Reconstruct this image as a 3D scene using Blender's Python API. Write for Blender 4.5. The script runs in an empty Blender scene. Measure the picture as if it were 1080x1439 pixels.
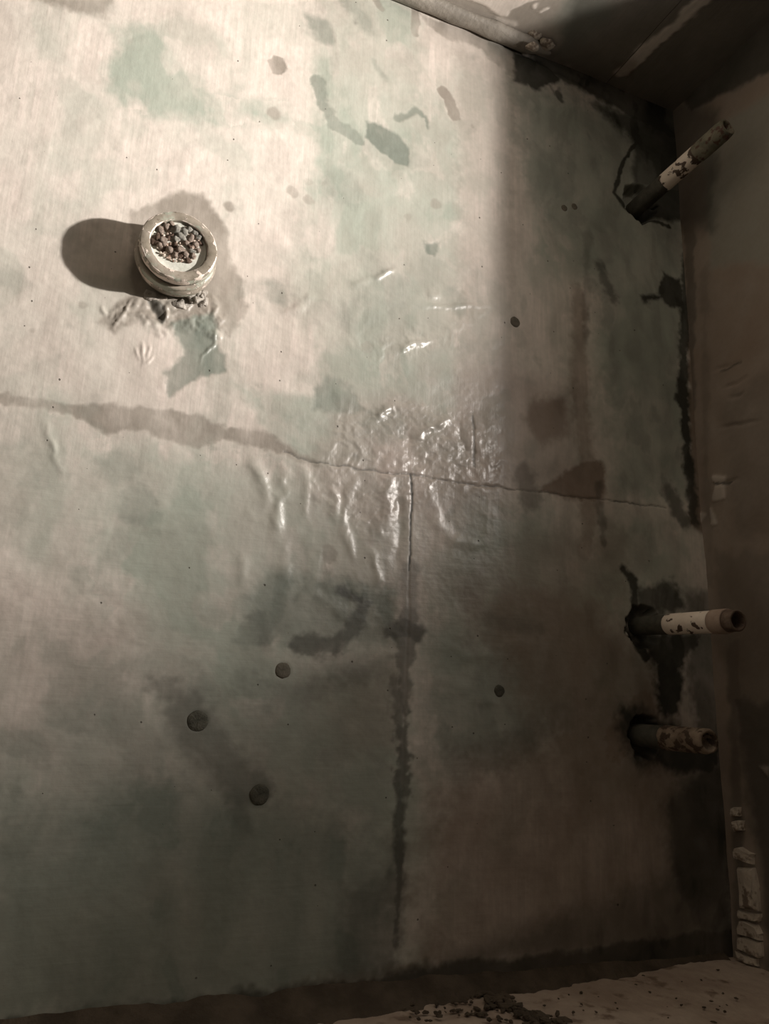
import bpy, bmesh, math, random
import numpy as np
from mathutils import Matrix, Vector

random.seed(7)
S = bpy.context.scene
COL = S.collection

# ------------------------------------------------------------------ camera
# world: X along the back wall, Y into the wall, Z up; camera at the origin
F = 1055.0
CX, CY = 540.0, 719.5
def _unit(v): return v / np.linalg.norm(v)
def _cam(px, py): return _unit(np.array([px - CX, -(py - CY), -F]))
_ax = _cam(3180, 1071)                       # vanishing point of the wall's horizontals
_az = _cam(692, -3500)                       # vanishing point of the verticals
_az = _unit(_az - _ax * _ax.dot(_az))
R = np.array([_ax, np.cross(_az, _ax), _az])
cd = bpy.data.cameras.new('camera'); cam = bpy.data.objects.new('camera', cd); COL.objects.link(cam)
M = Matrix.Identity(4)
for i in range(3):
    for j in range(3): M[i][j] = R[i][j]
cam.matrix_world = M
cd.sensor_fit = 'HORIZONTAL'; cd.sensor_width = 36.0; cd.lens = F * 36.0 / 1080.0
cd.clip_start = 0.02
S.camera = cam

# ------------------------------------------------------------------ world, lights, exposure
S.view_settings.view_transform = 'Standard'; S.view_settings.look = 'None'
S.view_settings.gamma = 1.0; S.view_settings.use_curve_mapping = False
S.view_settings.exposure = -0.02
wd = bpy.data.worlds.new('world'); S.world = wd; wd.use_nodes = True
wd.node_tree.nodes['Background'].inputs[0].default_value = (0.1, 0.09, 0.075, 1)
wd.node_tree.nodes['Background'].inputs[1].default_value = 0.0

TORCH = Vector((2.32, 0.20, 1.09))
ld = bpy.data.lights.new('torch', 'SPOT'); torch = bpy.data.objects.new('torch', ld); COL.objects.link(torch)
ld.energy = 880; ld.color = (1.0, 0.93, 0.865); ld.shadow_soft_size = 0.036
ld.spot_size = math.radians(106); ld.spot_blend = 1.0
torch.location = TORCH
torch.rotation_euler = Vector((-0.98, 0.0, 0.165)).to_track_quat('-Z', 'Y').to_euler()
sd = bpy.data.lights.new('soft_fill', 'SPOT'); fill_lamp = bpy.data.objects.new('soft_fill', sd); COL.objects.link(fill_lamp)  # added wide soft lamp that fills in the lower wall
sd.energy = 50; sd.color = (1.0, 0.93, 0.865); sd.shadow_soft_size = 0.24
sd.spot_size = math.radians(160); sd.spot_blend = 1.0
fill_lamp.location = TORCH; fill_lamp.rotation_euler = torch.rotation_euler

# ------------------------------------------------------------------ measures
YW, XR, ZC, ZF = 1.6, 1.65, 1.94, -0.60       # back wall, right wall, ceiling, floor
JAMB = 0.913                                  # the right wall ends here: opening to the next chamber
def ray(px, py): return R @ np.array([px - CX, -(py - CY), -F])
def on_y(px, py, y=YW): r = ray(px, py); return r * (y / r[1])
def on_z(px, py, z): r = ray(px, py); return r * (z / r[2])
def on_x(px, py, x=XR): r = ray(px, py); return r * (x / r[0])
def wall2(px, py): p = on_y(px, py); return (p[0], p[2])
def ceil2(px, py): p = on_z(px, py, ZC); return (p[0], p[1])
def floor2(px, py): p = on_z(px, py, ZF); return (p[0], p[1])
def right2(px, py): p = on_x(px, py); return (p[1], p[2])
MM = 0.00185                                  # metres of back wall per photo pixel

# ------------------------------------------------------------------ noise and stain fields
def vn(x, y, seed):
    xi = np.floor(x); yi = np.floor(y); fx = x - xi; fy = y - yi
    xi = xi.astype(np.int64); yi = yi.astype(np.int64)
    def h(a, b):
        n = (a * 374761393 + b * 668265263 + seed * 974711 + 12345) & 0xffffffff
        n = ((n ^ (n >> 13)) * 1274126177) & 0xffffffff
        n = ((n ^ (n >> 16)) * 2246822519) & 0xffffffff
        return ((n ^ (n >> 15)) & 0xffffff) / 16777215.0
    fx = fx * fx * (3 - 2 * fx); fy = fy * fy * (3 - 2 * fy)
    a = h(xi, yi) * (1 - fx) + h(xi + 1, yi) * fx
    b = h(xi, yi + 1) * (1 - fx) + h(xi + 1, yi + 1) * fx
    return (a * (1 - fy) + b * fy) * 2 - 1
def fbm(x, y, seed, o=4):
    s = np.zeros_like(x); a = 1.0; t = 0
    for k in range(o):
        s += a * vn(x * 2 ** k, y * 2 ** k, seed + 17 * k); t += a; a *= 0.5
    return s / t
def ss(e0, e1, v):
    t = np.clip((v - e0) / (e1 - e0), 0, 1); return t * t * (3 - 2 * t)

class Field:
    """masks over the points (U, V) of a surface; shapes are given in metres on it"""
    def __init__(self, U, V, conv, rag):
        self.U, self.V, self.conv = U, V, conv
        self.rag = rag                        # noise that frays the outlines
        self.Uw = U + 0.0042 * vn(U * 34, V * 34, 201) + 0.0016 * vn(U * 110, V * 110, 202)
        self.Vw = V + 0.0042 * vn(U * 34, V * 34, 203) + 0.0016 * vn(U * 110, V * 110, 204)
    def box(self, pts, m):
        p = np.array(pts)
        return np.nonzero((self.U > p[:, 0].min() - m) & (self.U < p[:, 0].max() + m) & (self.V > p[:, 1].min() - m) & (self.V < p[:, 1].max() + m))[0]
    def dist_line(self, pts, idx):
        u, v = self.Uw[idx], self.Vw[idx]; d = np.full(u.shape, 9.0)
        for (ax, ay), (bx, by) in zip(pts[:-1], pts[1:]):
            dx, dy = bx - ax, by - ay; L = dx * dx + dy * dy + 1e-12
            t = np.clip(((u - ax) * dx + (v - ay) * dy) / L, 0, 1)
            d = np.minimum(d, np.hypot(u - ax - t * dx, v - ay - t * dy))
        return d
    def stroke(self, mask, pix, w, s, soft=4, rag=1.0, px=MM):
        pts = [self.conv(*p) for p in pix]
        if len(pts) == 1: pts = [pts[0], (pts[0][0] + 1e-5, pts[0][1])]
        w2, sf = w * px / 2, soft * px
        idx = self.box(pts, w2 + sf * 3 + 0.02)
        d = self.dist_line(pts, idx) + self.rag[idx] * rag * min(w2 * 0.9, 0.02)
        m = (1 - ss(w2 - sf, w2 + sf, d)) * s
        mask[idx] = np.maximum(mask[idx], m)
    def poly(self, mask, pix, s, soft=4, rag=1.0, px=MM):
        pts = [self.conv(*p) for p in pix]; sf = soft * px
        idx = self.box(pts, sf * 3 + 0.03)
        u, v = self.Uw[idx], self.Vw[idx]
        ins = np.zeros(u.shape, bool)
        for (ax, ay), (bx, by) in zip(pts, pts[1:] + pts[:1]):
            if ay == by: continue
            c = ((ay > v) != (by > v)) & (u < (bx - ax) * (v - ay) / (by - ay) + ax)
            ins ^= c
        d = self.dist_line(pts + pts[:1], idx); d = np.where(ins, -d, d) + self.rag[idx] * rag * (0.008 + sf * 0.5)
        m = (1 - ss(-sf, sf, d)) * s
        mask[idx] = np.maximum(mask[idx], m)
    def ridge(self, h, pix, w, amp, px=MM, taper=True):
        pts = [self.conv(*p) for p in pix]; wd = w * px
        idx = self.box(pts, wd * 4)
        d = self.dist_line(pts, idx) + self.rag[idx] * wd * 0.25
        g = np.exp(-(d / wd) ** 2) * amp
        if taper:                             # a fold dies out towards its ends and varies along its length
            a, b = np.array(pts[0]), np.array(pts[-1]); L = np.hypot(*(b - a)) + 1e-6
            t = ((self.U[idx] - a[0]) * (b[0] - a[0]) + (self.V[idx] - a[1]) * (b[1] - a[1])) / L ** 2
            g *= ss(-.12, .3, t) * ss(1.12, .7, t) * (0.75 + 0.5 * vn(self.U[idx] * 40, self.V[idx] * 40, 77))
        h[idx] += g

def axis(breaks):
    out = []
    for (a, b, st) in breaks:
        n = max(1, int(round((b - a) / st))); out.append(np.linspace(a, b, n, endpoint=False))
    out.append(np.array([breaks[-1][1]])); return np.concatenate(out)
def grid_mesh(name, P, nu, nv, flip=False):
    me = bpy.data.meshes.new(name)
    i = np.arange((nu - 1) * (nv - 1)); r = i // (nu - 1); c = i % (nu - 1); a = r * nu + c
    f = np.stack([a, a + 1, a + nu + 1, a + nu], 1)
    if flip: f = f[:, ::-1]
    n = len(f)
    me.vertices.add(nu * nv); me.vertices.foreach_set('co', P.astype(np.float32).ravel())
    me.loops.add(n * 4); me.loops.foreach_set('vertex_index', np.ascontiguousarray(f).astype(np.int32).ravel())
    me.polygons.add(n); me.polygons.foreach_set('loop_start', (np.arange(n) * 4).astype(np.int32))
    me.polygons.foreach_set('use_smooth', np.ones(n, bool))
    me.update(); me.validate()
    return me
def attr(me, name, chans):
    a = me.attributes.new(name, 'FLOAT_COLOR', 'POINT')
    a.data.foreach_set('color', np.stack(chans, 1).astype(np.float32).ravel())

# ------------------------------------------------------------------ materials
class NT:
    def __init__(self, name, rough=0.6, spec=0.5):
        self.m = bpy.data.materials.new(name); self.m.use_nodes = True
        self.t = self.m.node_tree; self.b = self.t.nodes['Principled BSDF']
        self.b.inputs['Roughness'].default_value = rough
        self.b.inputs['Specular IOR Level'].default_value = spec
    def n(self, t, **kw):
        x = self.t.nodes.new(t)
        for k, v in kw.items(): setattr(x, k, v)
        return x
    def put(self, sock, v):
        if isinstance(v, bpy.types.NodeSocket): self.t.links.new(v, sock)
        elif isinstance(v, (tuple, list)) and len(v) == 3 and sock.type == 'RGBA': sock.default_value = (*v, 1)
        else: sock.default_value = v
    def coord(self, scale=(1, 1, 1)):
        c = self.n('ShaderNodeTexCoord'); mp = self.n('ShaderNodeMapping')
        mp.inputs['Scale'].default_value = scale; self.t.links.new(c.outputs['Object'], mp.inputs[0]); return mp.outputs[0]
    def noise(self, scale, det=4, st=(1, 1, 1), rough=0.55):
        x = self.n('ShaderNodeTexNoise'); x.inputs['Scale'].default_value = scale; x.inputs['Detail'].default_value = det
        x.inputs['Roughness'].default_value = rough
        self.put(x.inputs['Vector'], self.coord(st)); return x.outputs['Fac']
    def mix(self, f, a, b, mode='MIX'):
        x = self.n('ShaderNodeMix', data_type='RGBA', blend_type=mode)
        self.put(x.inputs[0], f); self.put(x.inputs[6], a); self.put(x.inputs[7], b); return x.outputs[2]
    def math(self, op, a, b=0.0, clamp=False):
        x = self.n('ShaderNodeMath', operation=op, use_clamp=clamp); self.put(x.inputs[0], a); self.put(x.inputs[1], b); return x.outputs[0]
    def ramp(self, v, a, b, lo=0.0, hi=1.0):
        x = self.n('ShaderNodeMapRange', interpolation_type='SMOOTHSTEP'); self.put(x.inputs[0], v)
        for i, q in enumerate((a, b, lo, hi)): self.put(x.inputs[1 + i], q)
        return x.outputs[0]
    def attr(self, name):
        x = self.n('ShaderNodeAttribute', attribute_name=name); s = self.n('ShaderNodeSeparateColor')
        self.t.links.new(x.outputs['Color'], s.inputs[0]); return s.outputs[0], s.outputs[1], s.outputs[2], x.outputs['Alpha']
    def bump(self, h, dist, strength=1.0, prev=None):
        x = self.n('ShaderNodeBump'); x.inputs['Distance'].default_value = dist; x.inputs['Strength'].default_value = strength
        self.put(x.inputs['Height'], h)
        if prev: self.t.links.new(prev, x.inputs['Normal'])
        return x.outputs[0]
    def out(self, col=None, rough=None, nrm=None):
        if col is not None: self.put(self.b.inputs['Base Color'], col)
        if rough is not None: self.put(self.b.inputs['Roughness'], rough)
        if nrm is not None: self.t.links.new(nrm, self.b.inputs['Normal'])
        return self.m

def paint_material():
    """flaking oil paint on concrete; masks come from the stain fields of the surface"""
    N = NT('flaking_oil_paint', spec=0.5)
    g, gr, dk, ru = N.attr('stain_shade'); teal, hz, pk, gl = N.attr('stain_shade_b')
    mott = N.noise(9, 6); fine = N.noise(60, 5); streak = N.noise(4, 6, (26, 1, 2.2)); hst = N.noise(4, 6, (2, 1, 34))
    jit = N.math('MULTIPLY', N.math('SUBTRACT', mott, 0.5), 0.5)
    def m(v, k=1.0): return N.math('ADD', v, N.math('MULTIPLY', N.math('MULTIPLY', jit, k), N.ramp(v, 0.0, 0.25)), True)
    white = N.mix(N.ramp(streak, 0.35, 0.7), (0.74, 0.68, 0.61), (0.88, 0.785, 0.715))
    white = N.mix(N.ramp(mott, 0.35, 0.7), white, (0.73, 0.68, 0.61))
    c = N.mix(m(g), white, N.mix(fine, (0.385, 0.43, 0.365), (0.49, 0.53, 0.455)))
    c = N.mix(m(pk, 0.8), c, (0.52, 0.43, 0.385))
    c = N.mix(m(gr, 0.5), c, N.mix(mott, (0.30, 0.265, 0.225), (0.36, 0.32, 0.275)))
    c = N.mix(m(teal, 0.6), c, N.mix(mott, (0.19, 0.215, 0.18), (0.26, 0.29, 0.25)))
    c = N.mix(m(ru), c, N.mix(mott, (0.15, 0.095, 0.062), (0.24, 0.17, 0.12)))
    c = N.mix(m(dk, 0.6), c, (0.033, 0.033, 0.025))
    vo = N.n('ShaderNodeTexVoronoi'); vo.inputs['Scale'].default_value = 13; vo.voronoi_dimensions = '2D'
    vm = N.n('ShaderNodeMapping'); vm.inputs['Rotation'].default_value = (math.pi / 2, 0, 0); N.t.links.new(N.coord(), vm.inputs[0]); N.t.links.new(vm.outputs[0], vo.inputs['Vector'])
    sep = N.n('ShaderNodeSeparateColor'); N.t.links.new(vo.outputs['Color'], sep.inputs[0])
    dot = N.math('MULTIPLY', N.ramp(vo.outputs['Distance'], N.math('MULTIPLY', sep.outputs[1], 0.038), N.math('MULTIPLY', sep.outputs[1], 0.020)), N.ramp(sep.outputs[0], 0.66, 0.68))
    c = N.mix(N.math('MULTIPLY', dot, 0.75), c, (0.08, 0.07, 0.055))
    c = N.mix(N.ramp(fine, 0.3, 0.75), c, N.mix(0.10, c, (0.1, 0.09, 0.07)))
    vert = N.math('SUBTRACT', 1.0, hz)
    r = N.math('ADD', N.ramp(mott, 0.3, 0.7, 0.50, 0.60), N.math('MULTIPLY', dk, 0.25))
    r = N.math('SUBTRACT', r, N.math('MULTIPLY', gl, 0.21))
    N.put(N.b.inputs['Specular IOR Level'], N.math('ADD', 0.42, N.math('MULTIPLY', gl, 0.42)))
    b = N.bump(N.math('MULTIPLY', streak, vert), 0.0005)
    b = N.bump(N.math('MULTIPLY', hst, hz), 0.0005, 1.0, b)
    b = N.bump(N.noise(75, 5), 0.0006, 1.0, b)
    b = N.bump(N.math('SUBTRACT', 1.0, dot), 0.002, 1.0, b)
    return N.out(c, r, b)
M_PAINT = paint_material()

def simple(name, ca, cb, scale=12, rough=0.7, bump=0.002, cc=None, th=(0.5, 0.62), spec=0.4):
    N = NT(name, rough, spec)
    n1 = N.noise(scale, 7); n2 = N.noise(scale * 6, 5)
    c = N.mix(N.ramp(n1, 0.32, 0.68), ca, cb)
    if cc is not None: c = N.mix(N.ramp(N.noise(scale * 2.3, 6), *th), c, cc)
    c = N.mix(N.math('MULTIPLY', n2, 0.3), c, N.mix(0.5, c, (0.03, 0.025, 0.018)))
    return N.out(c, rough, N.bump(n2, bump, 1.0, N.bump(n1, bump * 2)))
M_CONC = simple('bare_concrete', (0.11, 0.097, 0.078), (0.17, 0.15, 0.12), 6, 0.85, 0.003)
M_PALE = simple('bounce_wall', (0.26, 0.237, 0.20), (0.36, 0.33, 0.28), 5, 0.85, 0.003)  # made pale so the unseen left wall bounces fill
def floor_material():
    N = NT('dusty_floor', 0.9, 0.3)
    n1 = N.noise(7, 7); n2 = N.noise(42, 5); n3 = N.noise(16, 6)
    c = N.mix(N.ramp(n1, 0.32, 0.68), (0.40, 0.315, 0.25), (0.56, 0.465, 0.38))
    c = N.mix(N.ramp(n3, 0.56, 0.70), c, (0.22, 0.16, 0.118))
    c = N.mix(N.math('MULTIPLY', n2, 0.3), c, (0.16, 0.12, 0.09))
    c = N.mix(N.attr('bounce_dim')[0], c, (0.085, 0.068, 0.053))  # darkens the unseen floor to cut bounce
    return N.out(c, 0.9, N.bump(n2, 0.003, 1.0, N.bump(n1, 0.006)))
M_FLOOR = floor_material()
M_DIRT = simple('damp_dirt', (0.06, 0.045, 0.03), (0.11, 0.085, 0.06), 18, 0.9, 0.005)
M_STONE = simple('pale_stone', (0.46, 0.40, 0.33), (0.62, 0.55, 0.46), 14, 0.85, 0.003, (0.22, 0.17, 0.13))
M_COVE = simple('grey_plaster_cove', (0.22, 0.20, 0.17), (0.36, 0.325, 0.28), 9, 0.65, 0.0035)
def iron(name, r_edges, lo=0.58, k=1.0):
    """chipped coats of paint over iron: the pale coat shows on the worn edges"""
    N = NT(name, 0.38)
    n1 = N.noise(20, 6); n2 = N.noise(45, 5); n3 = N.noise(110, 4)
    c = N.mix(N.ramp(n1, 0.35, 0.65), (0.23, 0.20, 0.155), (0.37, 0.325, 0.27))
    c = N.mix(N.ramp(N.noise(14, 4, (1, 1, 3)), 0.52, 0.6), c, (0.40, 0.42, 0.345))
    xyz = N.n('ShaderNodeSeparateXYZ'); N.t.links.new(N.coord(), xyz.inputs[0])
    r = N.math('SQRT', N.math('ADD', N.math('MULTIPLY', xyz.outputs[0], xyz.outputs[0]), N.math('MULTIPLY', xyz.outputs[1], xyz.outputs[1])))
    e = None
    for q, w in r_edges:
        g = N.math('SUBTRACT', 1.0, N.math('DIVIDE', N.math('ABSOLUTE', N.math('SUBTRACT', r, q)), w), True)
        e = g if e is None else N.math('MAXIMUM', e, g)
    chip = N.ramp(N.math('ADD', n2, N.math('MULTIPLY', e, 0.22 * k)), lo, lo + 0.035)
    c = N.mix(chip, c, N.mix(n3, (0.66, 0.55, 0.47), (0.86, 0.76, 0.68)))
    c = N.mix(N.math('MULTIPLY', N.ramp(n3, 0.60, 0.70), 0.6), c, (0.13, 0.095, 0.07))
    return N.out(c, 0.38, N.bump(chip, 0.0008, 1.0, N.bump(n2, 0.0015)))
M_RIM = iron('worn_painted_iron_rim', [(0.0805, 0.0035), (0.0612, 0.002)], 0.62)
M_SLEEVE = iron('worn_painted_iron_sleeve', [(0.0872, 0.0012)], 0.63, 0.6)
M_BAND = simple('shaded_inner_iron', (0.16, 0.14, 0.11), (0.24, 0.21, 0.17), 30, 0.5, 0.001)  # darker than the rim: shade inside the mouth put into the colour
M_FILL = simple('white_putty', (0.64, 0.65, 0.58), (0.72, 0.72, 0.65), 20, 0.6, 0.001)
M_CRUMB = simple('crumbled_mortar', (0.58, 0.44, 0.36), (0.76, 0.67, 0.58), 35, 0.9, 0.002, (0.28, 0.17, 0.12))
M_CRUMB_GREY = simple('grey_crumbled_mortar', (0.48, 0.46, 0.40), (0.70, 0.68, 0.61), 40, 0.9, 0.002)
M_CRUMB_DARK = simple('brown_crumbled_mortar', (0.16, 0.10, 0.07), (0.30, 0.21, 0.16), 40, 0.9, 0.002)
M_MORTAR = simple('torn_plaster', (0.36, 0.33, 0.29), (0.50, 0.46, 0.41), 26, 0.5, 0.003, (0.70, 0.64, 0.57), (0.60, 0.66))
M_PLUG = simple('dark_hole_plug', (0.13, 0.12, 0.09), (0.19, 0.17, 0.135), 40, 0.8, 0.001)
M_PLUGD = simple('black_hole_plug', (0.06, 0.06, 0.045), (0.12, 0.115, 0.09), 40, 0.8, 0.002)
M_WPAINT = simple('chipped_white_pipe_paint', (0.80, 0.70, 0.59), (0.92, 0.82, 0.71), 14, 0.6, 0.001, (0.10, 0.065, 0.045), (0.575, 0.61))
M_WCHIP = simple('peeling_white_pipe_paint', (0.80, 0.70, 0.59), (0.92, 0.82, 0.71), 9, 0.6, 0.001, (0.09, 0.06, 0.042), (0.515, 0.545))
M_RUST = simple('rusty_brown_pipe', (0.10, 0.065, 0.045), (0.19, 0.14, 0.105), 22, 0.75, 0.002)
M_COLL = simple('dull_pipe_coupling', (0.30, 0.22, 0.17), (0.44, 0.34, 0.27), 20, 0.7, 0.001)
M_DARKPIPE = simple('dark_pipe', (0.045, 0.045, 0.034), (0.09, 0.085, 0.065), 20, 0.8, 0.002)  # dark tone for pipe roots, neck and recessed ring
M_HOLLOW = simple('pipe_hollow', (0.012, 0.01, 0.008), (0.02, 0.017, 0.013), 30, 0.9, 0.001)
M_GREEN = simple('mossy_pipe_end', (0.13, 0.13, 0.09), (0.24, 0.22, 0.16), 26, 0.8, 0.002, (0.11, 0.06, 0.045))

# ------------------------------------------------------------------ object helpers
def link(name, me, mat=None, parent=None, loc=None):
    o = bpy.data.objects.new(name, me); COL.objects.link(o)
    if mat is not None:
        me.materials.clear(); me.materials.append(mat)
    if parent is not None: o.parent = parent
    if loc is not None: o.location = loc
    return o
def structure(o): o['kind'] = 'structure'; return o
def thing(name, label, cat, loc, rot=None, group=None):
    o = bpy.data.objects.new(name, None); COL.objects.link(o); o.empty_display_size = 0.05
    o.location = loc
    if rot is not None: o.rotation_euler = rot
    o['label'] = label; o['category'] = cat
    if group: o['group'] = group
    return o
def box_mesh(name, lo, hi):
    bm = bmesh.new(); bmesh.ops.create_cube(bm, size=1)
    for v in bm.verts:
        v.co = Vector([(lo[i] + hi[i]) / 2 + v.co[i] * (hi[i] - lo[i]) for i in range(3)])
    me = bpy.data.meshes.new(name); bm.to_mesh(me); bm.free(); return me
def lathe(name, prof, seg=64, wob=0.0, wobz=0.0, seed=0, closed=False):
    """prof: (radius, height along local z); seeded wobble gives worn, hand-made edges"""
    rr = []; n = len(prof)
    for j, (r, z) in enumerate(prof):
        a = np.arange(seg) / seg * 2 * np.pi
        w = vn(np.cos(a) * 2.2 + seed, np.sin(a) * 2.2 + j * 0.35, seed) * 0.6 + vn(np.cos(a) * 7 + seed, np.sin(a) * 7 + j * 0.5, seed + 3) * 0.4
        q = vn(np.cos(a) * 3 + 5, np.sin(a) * 3 + j * 0.2, seed + 9)
        ri = r + (wob * w if r > 1e-4 else 0)
        rr.append(np.stack([ri * np.cos(a), ri * np.sin(a), z + wobz * q], 1))
    P = np.concatenate(rr); fs = []
    for j in range(n - 1 if not closed else n):
        k = (j + 1) % n
        for i in range(seg):
            i2 = (i + 1) % seg
            fs.append((j * seg + i, j * seg + i2, k * seg + i2, k * seg + i))
    me = bpy.data.meshes.new(name); me.from_pydata([tuple(p) for p in P], [], fs)
    bm = bmesh.new(); bm.from_mesh(me); bmesh.ops.remove_doubles(bm, verts=bm.verts, dist=1e-5)
    bmesh.ops.recalc_face_normals(bm, faces=bm.faces)
    for f in bm.faces: f.smooth = True
    bm.to_mesh(me); bm.free(); return me
def lump(name, r, seed, sub=2, squash=(1, 1, 1), rough=0.35):
    bm = bmesh.new(); bmesh.ops.create_icosphere(bm, subdivisions=sub, radius=1.0)
    rg = random.Random(seed); ph = [rg.uniform(0, 9) for _ in range(3)]
    for v in bm.verts:
        c = v.co
        k = math.sin(c.x * 2.7 + ph[0]) * math.sin(c.y * 3.1 + ph[1]) + 0.6 * math.sin(c.z * 4.3 + ph[2]) * math.sin(c.x * 5.1 + ph[1])
        s = r * (1 + rough * k)
        v.co = Vector((c.x * s * squash[0], c.y * s * squash[1], c.z * s * squash[2]))
    for f in bm.faces: f.smooth = True
    me = bpy.data.meshes.new(name); bm.to_mesh(me); bm.free(); return me

# ================================================================== STRUCTURE: back wall
PIPES = {'top': (900, 285), 'mid': (905, 879), 'low': (905, 1034)}
CUP = (0.1185, 0.938)
def build_back_wall():
    xs = axis([(-2.5, -0.46, 0.08), (-0.46, 1.66, 0.0029), (1.66, 1.9, 0.06)])
    zs = axis([(-0.72, -0.60, 0.02), (-0.60, 1.95, 0.0029), (1.95, 2.05, 0.05)])
    nu, nv = len(xs), len(zs)
    U = np.tile(xs, nv); V = np.repeat(zs, nu)
    rag = 0.75 * fbm(U * 20, V * 20, 3, 4) + 0.5 * fbm(U * 75, V * 75, 4, 3)
    Fd = Field(U, V, wall2, rag)
    Z = lambda: np.zeros(nu * nv)
    green, grey, dark, rust, teal, horiz, pink, gloss, h = (Z() for _ in range(9))
    P, K = Fd.poly, Fd.stroke
    # --- broad pale-green coats showing through
    P(green, [(160, 40), (250, 20), (330, 60), (290, 125), (330, 140), (400, 145), (410, 175), (330, 175), (280, 165), (220, 165), (165, 150), (150, 100)], 0.62, 14)
    P(green, [(438, -20), (580, -20), (600, 110), (650, 190), (645, 420), (640, 560), (600, 640), (480, 560), (430, 470), (400, 420), (415, 300), (445, 240), (440, 120)], 0.72, 22)
    P(green, [(330, 540), (440, 560), (470, 530), (560, 600), (520, 650), (440, 660), (380, 610)], 0.8, 10)
    P(green, [(100, 620), (240, 620), (420, 660), (560, 680), (560, 900), (600, 1000), (620, 1440), (-60, 1440), (-20, 1130), (80, 1050), (180, 950), (120, 760)], 0.75, 40)
    P(green, [(660, 720), (850, 720), (1000, 760), (900, 1000), (640, 1080), (600, 900)], 0.65, 40)
    P(green, [(720, 100), (980, 180), (970, 700), (860, 700), (830, 420), (760, 380)], 0.7, 30)
    P(green, [(30, 800), (60, 560), (100, 560), (100, 860)], 0.4, 25)
    # --- rosy worn coat
    P(pink, [(480, 560), (560, 560), (680, 600), (700, 680), (640, 720), (590, 720), (520, 760), (450, 700), (440, 640)], 0.50, 20)
    P(pink, [(640, 520), (720, 520), (800, 560), (800, 690), (700, 680), (650, 650)], 0.5, 20)
    P(pink, [(380, 400), (470, 380), (500, 520), (470, 545), (360, 520)], 0.18, 20)
    P(pink, [(0, 850), (70, 800), (200, 900), (160, 980), (0, 1060)], 0.4, 30)
    # --- bare grey undercoat in crack band and runs below the ceiling; grey halo round the pipe
    P(grey, [(-420, 448), (-200, 500), (-60, 535), (0, 550), (50, 558), (90, 566), (160, 569), (225, 574), (290, 585), (325, 603), (375, 606), (400, 625), (445, 645), (445, 656), (380, 634), (330, 622), (270, 627), (230, 619), (200, 605), (150, 611), (100, 586), (60, 576), (0, 568), (-60, 555), (-200, 522), (-420, 462)], 0.85, 4)
    P(grey, [(180, 297), (215, 282), (258, 268), (288, 273), (302, 300), (322, 330), (328, 370), (340, 400), (348, 430), (335, 460), (318, 475), (300, 440), (260, 470), (215, 450), (160, 468), (135, 452), (180, 410), (185, 340)], 0.92, 5)
    P(grey, [(30, -20), (160, -20), (152, 26), (100, 14), (40, -4)], 0.9, 7)  # grey patch along the top left edge
    P(grey, [(590, 20), (620, 28), (660, 40), (700, 62), (730, 78), (728, 120), (700, 92), (664, 62), (630, 56), (600, 36)], 0.8, 5)
    P(grey, [(375, 85), (384, 77), (398, 82), (404, 95), (396, 105), (383, 103)], 0.9, 1.5, 0.3)
    K(grey, [(622, 128), (632, 143), (637, 160)], 20, 0.95, 2, 0.5)
    K(grey, [(583, 15), (582, 48)], 15, 0.95, 2, 0.4)
    K(grey, [(524, -5), (536, 12)], 14, 0.8, 2, 0.6)
    K(grey, [(383, 160)], 17, 0.6, 3, 0.4)
    for (a, b, r, s) in [(614, 287, 18, .7), (640, 288, 11, .7), (322, 290, 15, .75), (433, 255, 13, .5), (433, 280, 14, .55), (410, 268, 20, .5), (573, 305, 15, .5), (664, 178, 8, .8), (462, 780, 26, .55), (515, 488, 20, .5), (113, 427, 9, .8), (43, 465, 7, .6)]:
        K(grey, [(a, b)], r, s, 2.5, 0.5)
    K(grey, [(555, 955), (556, 1000)], 22, .6, 4)
    # --- teal-grey scabs; broad lower-left ones paint in the beam's fade
    K(teal, [(447, 116), (453, 145), (470, 175), (500, 194)], 19, .72, 3, .9)
    P(teal, [(514, 172), (535, 175), (560, 190), (577, 210), (572, 232), (555, 228), (530, 210), (515, 192)], .95, 3, .6)
    K(teal, [(558, 166), (585, 156), (598, 166), (600, 178)], 9, .75, 3)
    P(teal, [(240, 455), (300, 440), (305, 480), (318, 500), (318, 520), (275, 535), (240, 555), (232, 525), (258, 500)], .85, 4, 1)
    P(teal, [(445, 545), (462, 530), (485, 535), (500, 555), (510, 575), (470, 580), (440, 575)], .6, 5)
    P(teal, [(430, 20), (460, 30), (470, 60), (450, 60), (436, 50)], .5, 6)
    K(teal, [(480, -10), (520, 40)], 24, .4, 8)
    K(teal, [(525, 85), (540, 110)], 10, .4, 4)
    P(teal, [(594, 340), (618, 340), (612, 360), (600, 360)], .8, 3)
    for (a, b, r, s) in [(165, 655, 44, .35), (195, 712, 46, .4), (540, 600, 60, .35), (590, 440, 60, .2), (390, 410, 40, .3), (480, 265, 60, .3), (640, 420, 40, .3)]:
        K(teal, [(a, b)], r, s, 8)
    K(teal, [(500, 440), (540, 420), (600, 380)], 60, .3, 16)
    P(teal, [(380, 800), (470, 815), (560, 830), (560, 905), (480, 912), (400, 905), (350, 890), (340, 850)], .65, 14, 1.3)
    K(teal, [(345, 895), (380, 890)], 30, .55, 5)
    P(teal, [(720, 110), (860, 160), (960, 260), (960, 690), (880, 690), (830, 400), (740, 260)], .55, 26)
    P(teal, [(-40, 1120), (200, 1080), (480, 1130), (560, 1200), (540, 1410), (-40, 1460)], .82, 40)  # deepened so the lower left falls off with the beam
    P(teal, [(200, 960), (560, 930), (560, 1200), (240, 1150)], .40, 40)
    P(teal, [(-60, 1020), (120, 960), (260, 1000), (240, 1160), (-60, 1160)], .42, 40)  # painted fade of the beam, lower left
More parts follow.
